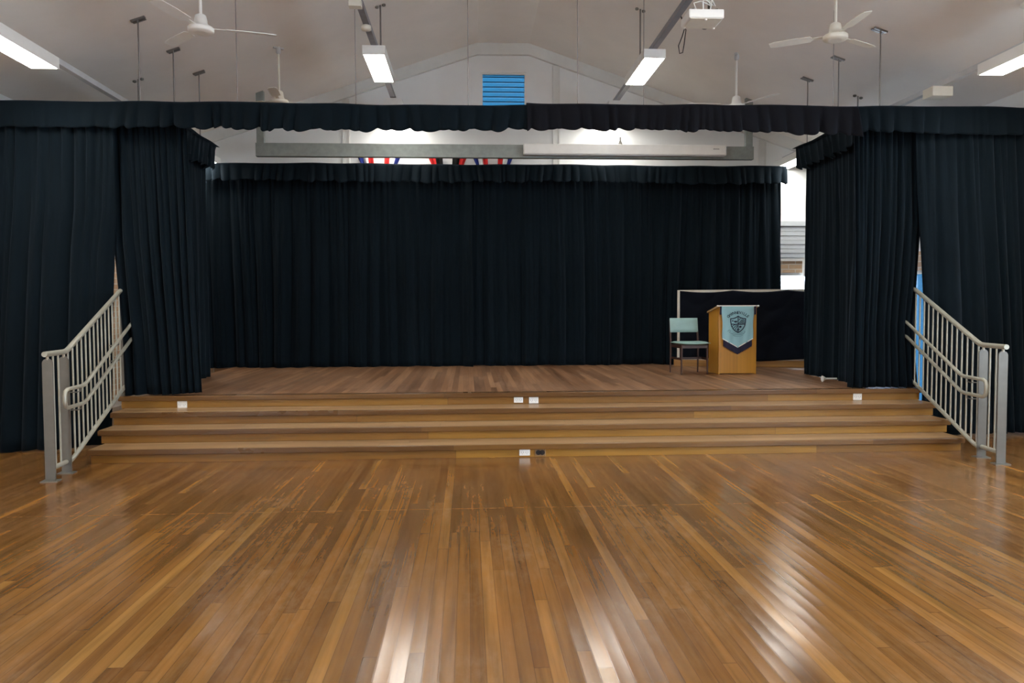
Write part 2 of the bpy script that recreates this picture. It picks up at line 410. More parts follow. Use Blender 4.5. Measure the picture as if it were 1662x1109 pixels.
# ------------------------------------------------------------------ handrails
def handrail(p0, dr, side, label):
    t = thing('stair_handrail', label, 'handrail', (p0[0], p0[1], 0))
    d = Vector((dr[0], dr[1], 0)).normalized(); n = Vector((side, 0, 0)); n = (n - d*n.dot(d)).normalized()
    P = lambda s, o, z: d*s + n*o + Vector((0, 0, z))
    def zt(s): return 1.115 if s < .42 else 1.115+(s-.42)*(1.70-1.115)/(1.86-.42)
    def zb(s): return .108 if s < .5 else .108+(s-.5)*(.655-.108)/(1.97-.5)
    # fin posts with a rounded head
    for s, z0, z1 in ((.035, 0., 1.075), (.37, 0., 1.075), (1.93, ZS, ZS+1.08)):
        b = MB(); poly = [(-.042, z0+.008), (.042, z0+.008)] + [(.042*math.cos(a), z1-.042+.042*math.sin(a)) for a in [PI*k/10 for k in range(11)]]
        b.prism(poly, lambda a, c, q: P(s+q, a, c), -.008, .008)
        post = b.build('post', M['steel'], t)
        MB().prism([(-.07, -.05), (.07, -.05), (.07, .05), (-.07, .05)], lambda a, c, q: P(s+c, a, q), z0, z0+.01).build('base_plate', M['steel'], post)
        MB().tube([P(s, 0, z1-.01), P(s, 0, zt(s)-.015)], .012, 8).build('rail_bracket', M['rail'], post)
    b = MB(); b.tube([P(-.02, 0, zt(0)), P(.36, 0, zt(.36)), P(.42, 0, zt(.42)+.004), P(.48, 0, zt(.48)), P(1.86, 0, zt(1.86)), P(1.93, 0, zt(1.86)+.015), P(2.02, 0, zt(1.86)+.018)], .024, 14)
    b.build('top_rail', M['rail'], t)
    b = MB(); b.tube([P(.05, 0, .108), P(.36, 0, .108)], .021, 12); b.tube([P(.385, 0, .085), P(.52, 0, zb(.52)), P(1.95, 0, zb(1.95))], .021, 12)
    b.build('bottom_rail', M['rail'], t)
    s = .145
    while s < 1.88:
        if abs(s-.37) > .03: MB().tube([P(s, 0, zb(s)), P(s, 0, zt(s))], .0085, 8).build('baluster', M['rail'], t)
        s += .1045
    # inner double handrail: closed loop at the bottom end
    o = .095; r = .018
    hz = lambda s: .79 if s < .57 else .79+(s-.57)*(1.305-.79)/(1.82-.57)
    lz = lambda s: .625 if s < .57 else .625+(s-.57)*(1.14-.625)/(1.82-.57)
    path = [P(1.9, o, hz(1.9)), P(.63, o, hz(.63)), P(.57, o, hz(.57)+.006), P(.51, o, .79), P(.19, o, .79), P(.145, o, .775), P(.13, o, .735), P(.13, o, .68), P(.145, o, .64), P(.19, o, .625), P(.51, o, .625), P(.57, o, .631), P(.63, o, lz(.63)), P(1.9, o, lz(1.9))]
    MB().tube(path, r, 12).build('inner_handrail', M['rail'], t)
    for s, z in ((.47, .79), (.47, .625), (1.5, hz(1.5)), (1.5, lz(1.5))):
        MB().tube([P(s, o, z-.005), P(s, o, z-.045), P(s, o-.03, z-.055), P(s, .0, z-.055)], .006, 8).build('bracket', M['steel'], t)
    return t
handrail((-3.645, 6.85), (-.093, 1), 1, 'grey tubular stair handrail at the left end of the steps')
handrail((5.02, 6.93), (.115, 1), -1, 'grey tubular stair handrail at the right end of the steps')

# ------------------------------------------------------------------ curtains
def folds(width, wmin, wmax, rnd):
    """cloth profile along the width: list of cusped folds"""
    es = [0.]
    while es[-1] < width+.6: es.append(es[-1]+rnd.uniform(wmin, wmax))
    am = [rnd.uniform(.35, 1.) for _ in es]; sk = [rnd.uniform(.3, .7) for _ in es]
    def f(u):
        u = min(max(u+.25, 0.), es[-2]+.001)
        lo = 0; hi = len(es)-2
        while lo < hi:
            mid = (lo+hi+1)//2
            if es[mid] <= u: lo = mid
            else: hi = mid-1
        t = (u-es[lo])/(es[lo+1]-es[lo]); k = sk[lo]
        t = .5*t/k if t < k else .5+.5*(t-k)/(1-k)
        return am[lo]*math.sin(PI*t)**.8
    return f

def curtain(name, label, p0, p1, ztop, zbot, seed, wt=(.05, .12), wb=(.12, .30), at_=.05, ab=.11, edge0=None, edge1=None, lean=None, group=None, mat='curtain', hem=.012, nv=30, du=.014, cat='curtain'):
    """cloth sheet hanging between plan points p0 and p1; edges and lean are functions of v (0 top, 1 hem)"""
    rnd = random.Random(seed); a = Vector((*p0, 0)); b = Vector((*p1, 0)); W = (b-a).length; d = (b-a)/W
    n = Vector((d.y, -d.x, 0))
    ft = folds(W, *wt, rnd); fb = folds(W, *wb, rnd); f3 = folds(W, .3, .8, rnd)
    ph = [rnd.uniform(0, 6.28) for _ in range(6)]
    nu = int(W/du)+1; rows = []
    for i in range(nv+1):
        v = i/nv; e0 = edge0(v) if edge0 else 0.; e1 = edge1(v) if edge1 else 0.
        row = []
        for j in range(nu+1):
            u = W*j/nu
            x = e0 + (W-e0+e1)*j/nu
            us = u + .05*v*math.sin(u*2.1+ph[0]) + .035*v*math.sin(u*5.3+ph[1]) + .02*math.sin(v*3+u*1.3+ph[2])
            k = min(1., v*1.7)**.8
            off = at_*(1-k)*ft(us) + ab*k*(.68*fb(us)+.32*ft(us*.8+.1)*(1-.5*v)) + .03*v*(f3(us)-.5)
            zb = zbot + hem*math.sin(u*3.1+ph[3])*math.sin(u*7.7+ph[4])
            p = a + d*x + n*(off + (lean(v, u/W) if lean else 0.)); z = ztop + (zb-ztop)*v
            row.append((p.x, p.y, z))
        rows.append(row)
    o = MB().grid(rows).build(name, M[mat], None, (*((a+b)/2)[:2], zbot))
    sd = o.modifiers.new('cloth', 'SOLIDIFY'); sd.thickness = .004
    return tag(o, label, cat, group)

def valance(name, label, p0, p1, ztop, zbot, seed, amp=.10, wv=(.07, .22), hemv=.046, mat='curtain', ret=0., flat=None):
    rnd = random.Random(seed); a = Vector((*p0, 0)); b = Vector((*p1, 0)); W = (b-a).length; d = (b-a)/W; n = Vector((d.y, -d.x, 0))
    f1 = folds(W, *wv, rnd); f2 = folds(W, .2, .5, rnd); f3 = folds(W, .5, 1.1, rnd); ph = rnd.uniform(0, 6)
    nu = int(W/.014)+1; rows = []; nv = 12
    for i in range(nv+1):
        v = i/nv; row = []
        if ret:
            for q in (1., .5): row.append((*(a - n*ret*q)[:2], ztop+(zbot-ztop)*v))
        for j in range(nu+1):
            u = W*j/nu; fl_ = flat(u/W) if flat else 1.
            us = u+.03*v*math.sin(u*3+ph)
            h = fl_*(hemv*(f1(us)-.5) + hemv*1.1*(f2(us)-.4) + .012*math.sin(u*1.2+ph))
            off = fl_*(amp*v**.7*f1(us) + .4*amp*v*f2(us)) + .006*math.sin(u*9+ph)*(1-v)
            zt = ztop+.006*math.sin(u*1.7+ph)+.004*math.sin(u*6+ph)
            p = a+d*u+n*off; row.append((p.x, p.y, zt+(zbot-h-zt)*v))
        if ret:
            for q in (.5, 1.): row.append((*(b - n*ret*q)[:2], ztop+(zbot-ztop)*v))
        rows.append(row)
    # a short turned-over top carries the cloth back to its track
    top = [(x, y, zz) for (x, y, zz) in rows[0]]
    back = [(x-n.x*.05, y-n.y*.05, zz-.004) for (x, y, zz) in rows[0]]
    o = MB().grid([back]+rows).build(name, M[mat], None, (*((a+b)/2)[:2], zbot))
    sd = o.modifiers.new('cloth', 'SOLIDIFY'); sd.thickness = .004
    return tag(o, label, 'valance', 'stage valances')

G = 'black stage curtains'
RY = 12.78
curtain('stage_curtain', 'left half of the black pleated curtain across the back of the stage', (-4.36, RY), (.035, RY), 3.77, ZS+.004, 11, wt=(.05, .14), wb=(.11, .34), at_=.09, ab=.21, edge1=lambda v: .04, lean=lambda v, u: 2.4*max(0., u-.95), group=G)
curtain('stage_curtain', 'right half of the black rear stage curtain, behind the lectern', (.037, RY), (5.24, RY), 3.77, ZS+.004, 12, wt=(.05, .14), wb=(.11, .34), at_=.09, ab=.21, group=G)
FY = 8.84
def lerp(pts, v): # piecewise linear
    for (a, x), (b, y) in zip(pts, pts[1:]):
        if v <= b: return x+(y-x)*(v-a)/(b-a)
    return pts[-1][1]
curtain('stage_curtain', 'black wing curtain gathered on the stage edge beside the left handrail', (-3.93, FY), (-3.10, FY), 3.69, ZS+.012, 21, wt=(.04, .09), wb=(.07, .17), at_=.075, ab=.15,
        edge0=lambda v: lerp([(0, .0), (.45, .02), (.8, .11), (1, .13)], v), edge1=lambda v: .11*v, lean=lambda v, u: .02*v-.12*v*max(0, u-.7), group=G, du=.008)
curtain('stage_curtain', 'black wing curtain gathered on the stage edge beside the right handrail', (4.50, FY), (5.30, FY), 3.69, ZS+.012, 22, wt=(.04, .09), wb=(.06, .15), at_=.075, ab=.15,
        edge0=lambda v: -.05*v, edge1=lambda v: lerp([(0, .0), (.4, -.02), (.78, -.10), (1, -.03)], v), lean=lambda v, u: .02*v, group=G, du=.008)
curtain('stage_curtain', 'narrow black side curtain receding behind the left wing curtain', (-3.64, 11.1), (-3.64, 9.05), 3.69, ZS+.003, 31, wt=(.05, .1), wb=(.1, .24), hem=.002, group=G)
curtain('stage_curtain', 'narrow black side curtain receding behind the right wing curtain', (4.74, 9.05), (4.74, 10.68), 3.69, ZS+.003, 32, wt=(.05, .1), wb=(.1, .24), hem=.002, group=G)
curtain('stage_curtain', 'long black curtain falling to the hall floor left of the left handrail', (-5.38, 8.72), (-3.88, 8.72), 3.69, .012, 41, wt=(.06, .15), wb=(.11, .30), at_=.08, ab=.18,
        edge1=lambda v: lerp([(0, .02), (.1, .06), (.3, .06), (.42, .02), (.56, .0), (.65, -.01), (1, -.05)], v), lean=lambda v, u: .36*v**1.2*(1-u**3), group=G, hem=.02)
curtain('stage_curtain', 'long black curtain falling to the hall floor right of the right handrail', (5.225, 8.72), (6.52, 8.72), 3.69, .03, 42, wt=(.06, .15), wb=(.11, .30), at_=.08, ab=.18,
        edge0=lambda v: lerp([(0, -.08), (.28, -.03), (.45, .012), (.62, .04), (1, .04)], v), lean=lambda v, u: .16*v**1.2*min(1., u*4), group=G, hem=.01)
VY = 8.60; VT = 3.755; VB = 3.445
xs = [-5.40, .66, 4.43, 6.55]
valance('curtain_valance', 'left stretch of the long gathered black valance above the stage front', (xs[0], VY), (xs[1]+.0, VY), VT-.02, VB, 51, flat=lambda u: .35+.65*min(1, max(0, (u-.2)*6)))
valance('curtain_valance', 'middle stretch of the long gathered valance, in slightly browner black cloth', (xs[1]-.003, VY), (xs[2], VY), VT+.01, VB+.005, 52, mat='curtain_warm')
valance('curtain_valance', 'right stretch of the long gathered black valance, over the right handrail', (xs[2]-.003, VY), (xs[3], VY), VT+.018, VB+.015, 53, flat=lambda u: 1.-.7*min(1, max(0, (u-.3)*3)))
valance('curtain_valance', 'short black valance receding above the left side curtain', (-3.52, 11.15), (-3.52, 8.95), 3.77, 3.46, 54)
valance('curtain_valance', 'short black valance receding above the right side curtain', (4.62, 8.95), (4.62, 10.72), 3.72, 3.42, 55)
valance('curtain_valance', 'black valance along the top of the rear stage curtain', (-4.18, RY-.20), (5.27, RY-.20), 3.818, 3.53, 56, ret=.06)

def track(a, b, label):
    t = MB().bar(a, b, .05, .035); tag(t.build('curtain_track', M['duct'], None, ((a[0]+b[0])/2, (a[1]+b[1])/2, a[2])), label, 'curtain track')
track((-5.44, 8.70, 3.715), (6.58, 8.70, 3.715), 'long metal curtain track hidden behind the front valance')
track((-3.60, 8.75, 3.725), (-3.60, 11.1, 3.725), 'short curtain track above the left side curtain')
track((4.70, 8.75, 3.725), (4.70, 10.7, 3.725), 'short curtain track above the right side curtain')
track((-4.36, RY, 3.795), (5.24, RY, 3.795), 'curtain track along the top of the rear stage curtain')

# ------------------------------------------------------------------ suspension rods and wires
def rod(x, y, zb, label, base='bar', r=.008, group=None, rzz=0.):
    zt = roof(x); t = thing('suspension_rod', label, 'ceiling rod', (x, y, zb), 0, group)
    MB().tube([(0, 0, 0), (0, 0, zt-zb)], r, 8).build('rod', M['wire'] if base == 'none' else M['rod'], t)
    s = -.34 if x > 1.05 else (.34 if x < .18 else 0.); h = zt-zb
    if base == 'bar':
        b = MB(); b.bar((-.075, 0, h-.012-.075*s), (.075, 0, h-.012+.075*s), .035, .02); b.bar((-.075, .06, h-.008-.075*s), (.06, .06, h-.008+.06*s), .03, .012)
        b.build('ceiling_bracket', M['rod'], t)
    elif base == 'feet':
        for q in (-.045, .045): MB().lathe((q, 0, h-.03+q*s), [(.006, 0), (.024, .008), (.024, .03)], 12).build('ceiling_foot', M['steel'], t)
    return t
for y, w_ in ((8.72, 'front'), (9.72, 'middle'), (10.62, 'rear')):
    rod(-3.56, y, 3.74, '%s steel rod of the three holding the left side curtain track' % w_)
    rod(4.74, y, 3.74, '%s steel rod of the three holding the right side curtain track' % w_)
wl = ['leftmost thin wire holding the front valance, passing the blade of the left fan', 'thin wire holding the front valance just left of the left centre light', 'thin wire holding the front valance left of the blue louvre window',
      'thin wire holding the front valance right of the blue louvre window', 'thin wire holding the front valance beside the right centre light', 'rightmost thin wire holding the front valance, below the right fan']
for x, l in zip((-2.51, -1.225, .015, 1.24, 1.99, 4.18), wl): rod(x, 8.70, 3.72, l, 'none', .0045)

# ------------------------------------------------------------------ lights
def fitting_proto():
    t = thing('batten_light', 'light', 'ceiling light', (0, 0, 0))
    b = MB(); b.box(-.138, .138, 0, .012, .0, .11); b.box(-.138, .138, 1.158, 1.17, .0, .11); b.box(-.138, -.126, .012, 1.158, 0, .11); b.box(.126, .138, .012, 1.158, 0, .11); b.box(-.126, .126, .012, 1.158, .09, .11)
    b.build('housing', M['white'], t)
    MB().box(-.124, .124, .014, 1.156, .004, .03).build('diffuser', M['lamp'], t)
    return t
proto = fitting_proto(); first = [True]
CX = (-1.13, 2.33); CZ = 4.59; SXL = (-4.20, 5.45); SZ = 3.90
def light(x, y, z, label, group=None):
    if first[0]: o = proto; first[0] = False
    else: o = copy_tree(proto)
    o.location = (x, y, z); o['label'] = label
    if group: o['group'] = group
    return o
LG = 'suspended batten lights'
light(CX[0], 9.60, CZ, 'lit batten light left of the blue louvre window, above the front valance', LG)
light(CX[1], 9.58, CZ, 'lit batten light right of the blue louvre window, above the front valance', LG)
light(CX[0], 11.95, CZ, 'batten light end peeping over the valance left of the louvre window', LG)
light(CX[1], 11.95, CZ, 'batten light end peeping over the valance right of the louvre window', LG)
light(SXL[0], 6.88, SZ, 'lit batten light cut by the left edge of the photo', LG)
light(SXL[1], 6.68, SZ, 'lit batten light cut by the right edge of the photo', LG)
light(SXL[0], 11.90, SZ-.03, 'batten light behind the left side valance by the rear wall', LG)
light(SXL[1]-.06, 11.93, SZ-.03, 'lit batten light glimpsed between the rear valance and right side valance', LG)
hall = 'batten light over the hall behind the viewpoint'
for x, ys in ((CX[0], (5.6, 2.6, -.4, -3.4)), (CX[1], (5.6, 2.6, -.4, -3.4))):
    for y in ys: light(x, y, CZ, hall, 'hall lights out of view')
for x in SXL:
    for y in (3.9, .9, -2.1, -5.1): light(x, y, SZ, hall, 'hall lights out of view')

def duct(x, y0, y1, z, mat, label, wd=.07, th=.06):
    t = thing('cable_duct', label, 'cable duct', (x, y0, z))
    MB().box(-wd/2, wd/2, 0, y1-y0, -th/2, th/2).build('duct_channel', M[mat], t)
    return t
d1 = duct(CX[0], -4, 13.1, CZ+.145, 'duct', 'dark grey duct running over the lights left of the louvre window')
d2 = duct(CX[1], -4, 13.1, CZ+.145, 'duct', 'dark grey duct running over the lights right of the louvre window')
duct(SXL[0], -5.5, 13.1, SZ+.145, 'duct_light', 'pale duct running down the left side row of lights')
duct(SXL[1], -5.5, 13.1, SZ+.145, 'duct_light', 'pale duct running down the right side row of lights')
def jbox(x, y, z, s, label, cyl=False):
    b = MB()
    if cyl: b.lathe((0, 0, -.05), [(.02, 0), (.055, .005), (.055, .05), (.03, .06)], 16)
    else: b.box(-s[0]/2, s[0]/2, -s[1]/2, s[1]/2, -s[2]/2, s[2]/2)
    o = b.build('junction_box', M['cream'], None, None, .004 if not cyl else 0); o.location = (x, y, z); tag(o, label, 'junction box')
jbox(CX[0]-.02, 8.22, CZ+.072, (.13, .1, .08), 'beige junction box at the top of the left centre duct')
jbox(CX[0], 8.93, CZ+.10, None, 'round beige conduit box on the left centre duct', True)
jbox(SXL[1]-.02, 8.72, SZ+.058, (.24, .2, .11), 'white junction box under the pale duct on the right')
for x, y, w_ in ((CX[0], 10.40, 'left'), (CX[1], 10.40, 'right')):
    rod(x, y, CZ+.178, 'steel dropper rod above the %s centre light with two bright ceiling feet' % w_, 'feet', .011)
rod(SXL[0], 10.25, SZ+.19, 'steel dropper rod with bright feet on the left side light row', 'feet', .010)
rod(SXL[1], 10.6, SZ+.19, 'steel dropper rod with bright feet on the right side light row', 'feet', .010)
for x, y, w_ in ((SXL[0], 7.25, 'left'), (SXL[1], 7.35, 'right')):
    t = thing('suspension_rod', 'white dropper rod above the light at the %s edge of the photo' % w_, 'ceiling rod', (x, y, SZ+.11))
    MB().tube([(0, 0, 0), (0, 0, roof(x)-SZ-.11)], .013, 10).build('rod', M['cream'], t)
    MB().lathe((0, 0, roof(x)-SZ-.15), [(.02, 0), (.05, .02), (.05, .05)], 14).build('ceiling_foot', M['white'], t)
t = MB(); cxp = CX[1]+.07
t.tube([(cxp-.03, 8.55, CZ+.13), (cxp+.02, 8.55, CZ+.02), (cxp-.015, 8.56, CZ-.10), (cxp-.05, 8.57, CZ-.19), (cxp-.035, 8.58, CZ-.27), (cxp, 8.58, CZ-.26), (cxp+.012, 8.57, CZ-.18), (cxp+.03, 8.56, CZ-.02), (cxp-.03, 8.55, CZ+.12)], .006, 8)
tag(t.build('cable_loop', M['cable'], None, (cxp, 8.55, CZ)), 'black cable hanging in a loop from the right centre duct', 'cable')

# ------------------------------------------------------------------ fans
def fan(x, y, z, rz, label, R=.70, cs='white'):
    t = thing('ceiling_fan', label, 'ceiling fan', (x, y, z), rz)
    m_ = M[cs]; h = roof(x)-z
    MB().tube([(0, 0, .1), (0, 0, h)], .015, 12).build('downrod', m_, t)
    b = MB(); b.lathe((0, 0, h-.10), [(.018, 0), (.034, .02), (.034, .06), (.02, .09)], 16); b.bar((-.07, 0, h-.02), (.07, 0, h-.02), .04, .02); b.build('ceiling_hook', M['duct_light'], t)
    MB().lathe((0, 0, 0), [(.06, -.052), (.112, -.046), (.122, -.034), (.122, -.006), (.112, .004), (.075, .008), (.072, .03), (.062, .035), (.060, .075), (.050, .115), (.034, .125), (.018, .13)], 28).build('motor_housing', m_, t)
    for k in range(3):
        a = 2*PI*k/3; ca, sa = math.cos(a), math.sin(a); b = MB()
        prof = [(.11, .020), (.22, .022), (.24, .055), (.45, .062), (R-.05, .055), (R, .040)]
        rows = []
        for r_, w_ in prof:
            tl = .010
            rows.append([(r_*ca - q*w_*sa, r_*sa + q*w_*ca, -.005 + q*tl*(w_/.06)) for q in (-1, 0, 1)])
        o = b.grid(rows, False).build('blade', m_, t); sd = o.modifiers.new('sheet', 'SOLIDIFY'); sd.thickness = .006
    return t
fan(-2.57, 7.75, 4.225, math.radians(15), 'three bladed white ceiling fan near the top left of the photo')
fan(3.74, 7.75, 4.25, math.radians(30), 'three bladed cream ceiling fan near the top right of the photo', .64, 'cream')
fan(-2.52, 10.65, 4.30, math.radians(35), 'ceiling fan half hidden by the valance left of the louvre window', .62, 'cream')
fan(3.74, 10.65, 4.30, math.radians(60), 'ceiling fan half hidden by the valance right of the louvre window')

# ------------------------------------------------------------------ projector
t = thing('projector', 'white ceiling projector hanging beside the right centre duct', 'projector', (2.35, 7.55, 4.33))
MB().box(-.175, .175, 0, .30, 0, .088).build('body', M['white'], t, None, .012)
b = MB(); b.box(-.155, .155, .015, .285, -.004, .0); b.build('base_panel', M['cream'], t)
for sx, sy in ((-.15, .26), (.15, .26), (0, .03)): MB().lathe((sx, sy, -.016), [(.012, 0), (.014, .014)], 12).build('foot', M['plastic'], t)
b = MB(); b.lathe((.075, .15, .088), [(.055, 0), (.055, .012), (.02, .02), (.02, .55)], 16); b.bar((-.13, .05, .1), (.13, .25, .1), .03, .012); b.bar((-.13, .25, .1), (.13, .05, .1), .03, .012)
b.tube([(.075, .15, .6), (.075, .15, roof(2.425)-4.33)], .022, 12)
b.build('mount', M['steel'], t)
lens = MB().lathe((0, 0, 0), [(.04, 0), (.045, .02), (.035, .05)], 18).build('lens', M['dark'], t); lens.matrix_local = Matrix.Translation((.08, .30, .045)) @ Matrix.Rotation(-PI/2, 4, 'X')
b = MB()
rnd = random.Random(4)
for k in range(3):
    b.tube([(-.1+.07*k, .02, .085), (-.13+.09*k, .0, .14+.02*k), (-.05+.05*k, .03, .17+.015*k), (.06+.02*k, .06, .14), (.02, .12, .25)], .006, 8)
b.build('cables', M['plastic'], t)

# ------------------------------------------------------------------ gantry beam and screen case
GY = 12.05
t = thing('beam_frame', 'galvanised steel beam on two hangers above the rear curtain', 'steel beam', (.65, GY, 3.828))
MB().box(-3.87, 3.87, 0, .10, 0, .20).build('beam', M['beam'], t)
for x in (-3.80, 3.80):
    b = MB(); b.box(x-.055, x+.055, .01, .09, .20, roof(.65+x)-3.828+.02)
    b.build('hanger', M['beam'], t)
t = thing('screen_case', 'long white projection screen case fixed along the steel beam', 'projection screen', (2.45, GY-.125, 3.868))
MB().box(-1.58, 1.58, 0, .12, 0, .155).build('case', M['white'], t, None, .01)
b = MB(); b.box(-1.57, 1.57, .02, .10, -.012, 0); b.build('slot_bar', M['duct_light'], t)
b = MB()
for k in range(7): b.box(1.38+k*.014, 1.39+k*.014, -.002, .001, .085, .1 if k % 2 else .097)
b.build('logo', M['duct'], t)
for x in (-1.585, 1.58): MB().box(x, x+.006, -.002, .122, -.004, .158).build('end_cap', M['white'], t)
b = MB().lathe((0, 0, 0), [(.05, 0), (.035, .03), (.012, .09), (.012, .14)], 12)
o = b.build('hook_fitting', M['steel'], None); o.location = (2.40, GY+.05, 4.028); tag(o, 'small grey fitting standing on the steel beam above the screen case', 'fitting')

# ------------------------------------------------------------------ flags on the rear wall
def swag(x0, x1, z, sag, mats, label):
    t = thing('draped_flag', label, 'flag', ((x0+x1)/2, YF-.06, z))
    n = 24; bands = len(mats)
    for q, mk in enumerate(mats):
        rows = []
        for i in range(7):
            row = []
            for j in range(n+1):
                s = -1+2*j/n; f = (q+i/6)/bands
                w_ = .12+.02*math.sin(j)
                zz = -sag*(1-abs(s)**1.6) - f*(.02+.5*(1-abs(s)**2))
                row.append((s*(x1-x0)/2*(1-.75*f), -.02*math.sin(f*14+j*.2)-.015, zz))
            rows.append(row)
        o = MB().grid(rows).build('flag_panel', M[mk], t); sd = o.modifiers.new('cloth', 'SOLIDIFY'); sd.thickness = .004
    for s in (-1, 1): MB().lathe((s*(x1-x0)/2, .03, -.03), [(.012, 0), (.012, .05)], 8).build('pin', M['steel'], t)
    return t
swag(-1.84, -1.10, 4.06, .55, ['flagblue', 'flagwhite', 'flagred'], 'leftmost flag on the rear wall, draped blue and red')
swag(-.66, .0, 4.06, .55, ['flagred', 'flagblack'], 'middle flag on the rear wall, draped red and black')
swag(.08, .78, 4.06, .55, ['flagblue', 'flagwhite', 'flagred'], 'rightmost flag on the rear wall, draped blue and striped')

# ------------------------------------------------------------------ lectern
LX, LY = 3.826, 10.76
t = thing('lectern', 'honey coloured timber lectern with a sloping top on the stage', 'lectern', (LX, LY, ZS))
hw = .272; dp = .46; zf = .955; zr = .875
def slab(x0, x1): 
    return MB().hexa([(x0, 0, .0), (x1, 0, .0), (x0, dp, 0), (x1, dp, 0), (x0, 0, zf), (x1, 0, zf), (x0, dp, zr), (x1, dp, zr)])
slab(-hw, -hw+.02).build('side_panel', M['lectern'], t); slab(hw-.02, hw).build('side_panel', M['lectern'], t)
MB().box(-hw+.02, hw-.02, 0, .018, .012, zf-.003).build('front_panel', M['lectern'], t)
MB().box(-hw+.02, hw-.02, .03, dp-.02, .55, .568).build('shelf', M['lectern'], t)
sl = (zr-zf)/dp
y0, y1 = -.012, dp+.03
MB().hexa([(-hw-.018, y0, zf+sl*y0+.002), (hw+.028, y0, zf+sl*y0+.002), (-hw-.018, y1, zf+sl*y1+.002), (hw+.028, y1, zf+sl*y1+.002),
           (-hw-.018, y0, zf+sl*y0+.026), (hw+.028, y0, zf+sl*y0+.026), (-hw-.018, y1, zf+sl*y1+.026), (hw+.028, y1, zf+sl*y1+.026)]).build('top', M['lectern_top'], t)
MB().box(-hw+.02, hw-.02, dp, dp+.02, zr+.015, zr+.04).build('book_ledge', M['lectern_top'], t)

# ------------------------------------------------------------------ pennant banner on the lectern
BY = LY-.030; BZ = 1.505; bx0 = 3.815
t = thing('pennant_banner', 'pale blue crested pennant with navy fringe hanging on the lectern front', 'banner', (bx0, BY, BZ))
def bz(s, v): # s -1..1, v 0..1
    zb = -.585 + .125*abs(s)
    return zb*v
rows = []
for i in range(25):
    v = i/24; row = []
    for j in range(41):
        s = -1+j/20; hwid = .232 - .012*v + .004*math.sin(v*9)
        row.append((s*hwid, -.004-.010*(.5+.5*math.sin(s*11+v*1.5))*min(1, .3+v), bz(s, v)))
    rows.append(row)
o = MB().grid(rows).build('cloth', M['banner'], t); sd = o.modifiers.new('cloth', 'SOLIDIFY'); sd.thickness = .002; sd.offset = -1
b = MB()
for q in range(60):
    s = -.92+1.84*q/59; x = s*.222; z0 = bz(s, 1)+.004; L = .098+.006*math.sin(q*2.1)
    b.bar((x, -.003, z0), (x+.001*math.sin(q), -.003-.002*math.sin(q*1.3), z0-L), .0072, .004, (0, 1, 0))
b.build('fringe', M['navy'], t)
b = MB(); pts = [(-1, bz(-1, 1)), (0, bz(0, 1)), (1, bz(1, 1))]
for (a, za), (c, zc) in zip(pts, pts[1:]): b.bar((a*.22, -.011, za+.006), (c*.22, -.011, zc+.006), .004, .012, (0, 0, 1))
b.build('edge_trim', M['plastic'], t)
MB().tube([(-.285, 0, .008), (.295, 0, .008)], .007, 12).build('rod', M['white'], t)
for x in (-.29, .298): MB().lathe((x, 0, -.004), [(.004, 0), (.014, .006), (.014, .018), (.004, .024)], 12).build('finial', M['white'], t)
for x in (-.245, .252): MB().box(x-.012, x+.012, -.006, .004, -.115, .004).build('tassel', M['navy'], t)
# crest: outlined shield, quartered
PX = .00872; FYc = -.0175; cz = 1.249-BZ
def shield(k):
    pts = [(0, 14.6), (-4, 12.0), (-8.5, 10.6), (-13.2, 10.2), (-13.0, 4.), (-11.6, -2.5), (-8.3, -8.), (-4., -11.8), (0, -13.8)]
    pts = [(x*k, y*k) for x, y in pts]; return pts + [(-x, y) for x, y in pts[-2:0:-1]]
cr = bpy.data.objects.new('crest', None); col.objects.link(cr); cr.parent = t; cr.location = (0, FYc, cz)
F = lambda a, c, q: (a*PX, q, c*PX)
b = MB(); so_, si_ = shield(1.), shield(.87); n = len(so_)
for i in range(n):
    j = (i+1) % n
    b.prism([so_[i], so_[j], si_[j], si_[i]], F, -.0012, 0)
b.prism([(-.7, 12.5), (.7, 12.5), (.7, -12), (-.7, -12)], F, -.001, 0)
b.prism([(-11, 1.6), (-5, 1.2), (0, 1.5), (5, 1.2), (11, 1.6), (11, .2), (5, -.3), (0, 0), (-5, -.3), (-11, .2)], F, -.0011, 0)
b.build('shield', M['ink'], cr)
b = MB()
def stripe(x0, y0, x1, y1, w_):
    d = Vector((x1-x0, y1-y0)).normalized(); nn = Vector((-d.y, d.x))*w_/2
    b.prism([(x0+nn.x, y0+nn.y), (x1+nn.x, y1+nn.y), (x1-nn.x, y1-nn.y), (x0-nn.x, y0-nn.y)], F, -.0009, 0)
for k in range(4):
    stripe(1.0+k*2.6, 1.6, min(10.8, 1.0+k*2.6+6.), min(9.2, 1.6+(min(10.8, 1.0+k*2.6+6.)-1.0-k*2.6)*1.15), 1.1)
    stripe(-10.2+k*2.6, -.4-[3.0, 6.0, 8.8, 10.6][k]+.4, min(-.9, -10.2+k*2.6+5.2), [0., -.6, -1.2, -7.2][k], 1.1)
stripe(1.2, 7.2, 3.6, 9.8, 1.1)
b.build('stripes', M['ink'], cr)
b = MB()
b.prism([(-10.2, 6.2), (-9., 7.4), (-7.6, 6.6), (-7.8, 5.2), (-9.6, 4.8)], F, -.0009, 0)
b.prism([(-7.2, 4.6), (-5.4, 6.6), (-3.2, 5.6), (-1.6, 6.8), (-1.4, 4.2), (-3.4, 3.0), (-5.6, 3.6)], F, -.0009, 0)
b.prism([(1.4, -3.2), (3.6, -1.8), (6.2, -2.8), (5.0, -5.0), (2.4, -5.2)], F, -.0009, 0)
b.prism([(.9, -6.), (2.4, -7.4), (1.6, -9.6), (.8, -10.2)], F, -.0009, 0)
b.build('charges', M['ink'], cr)
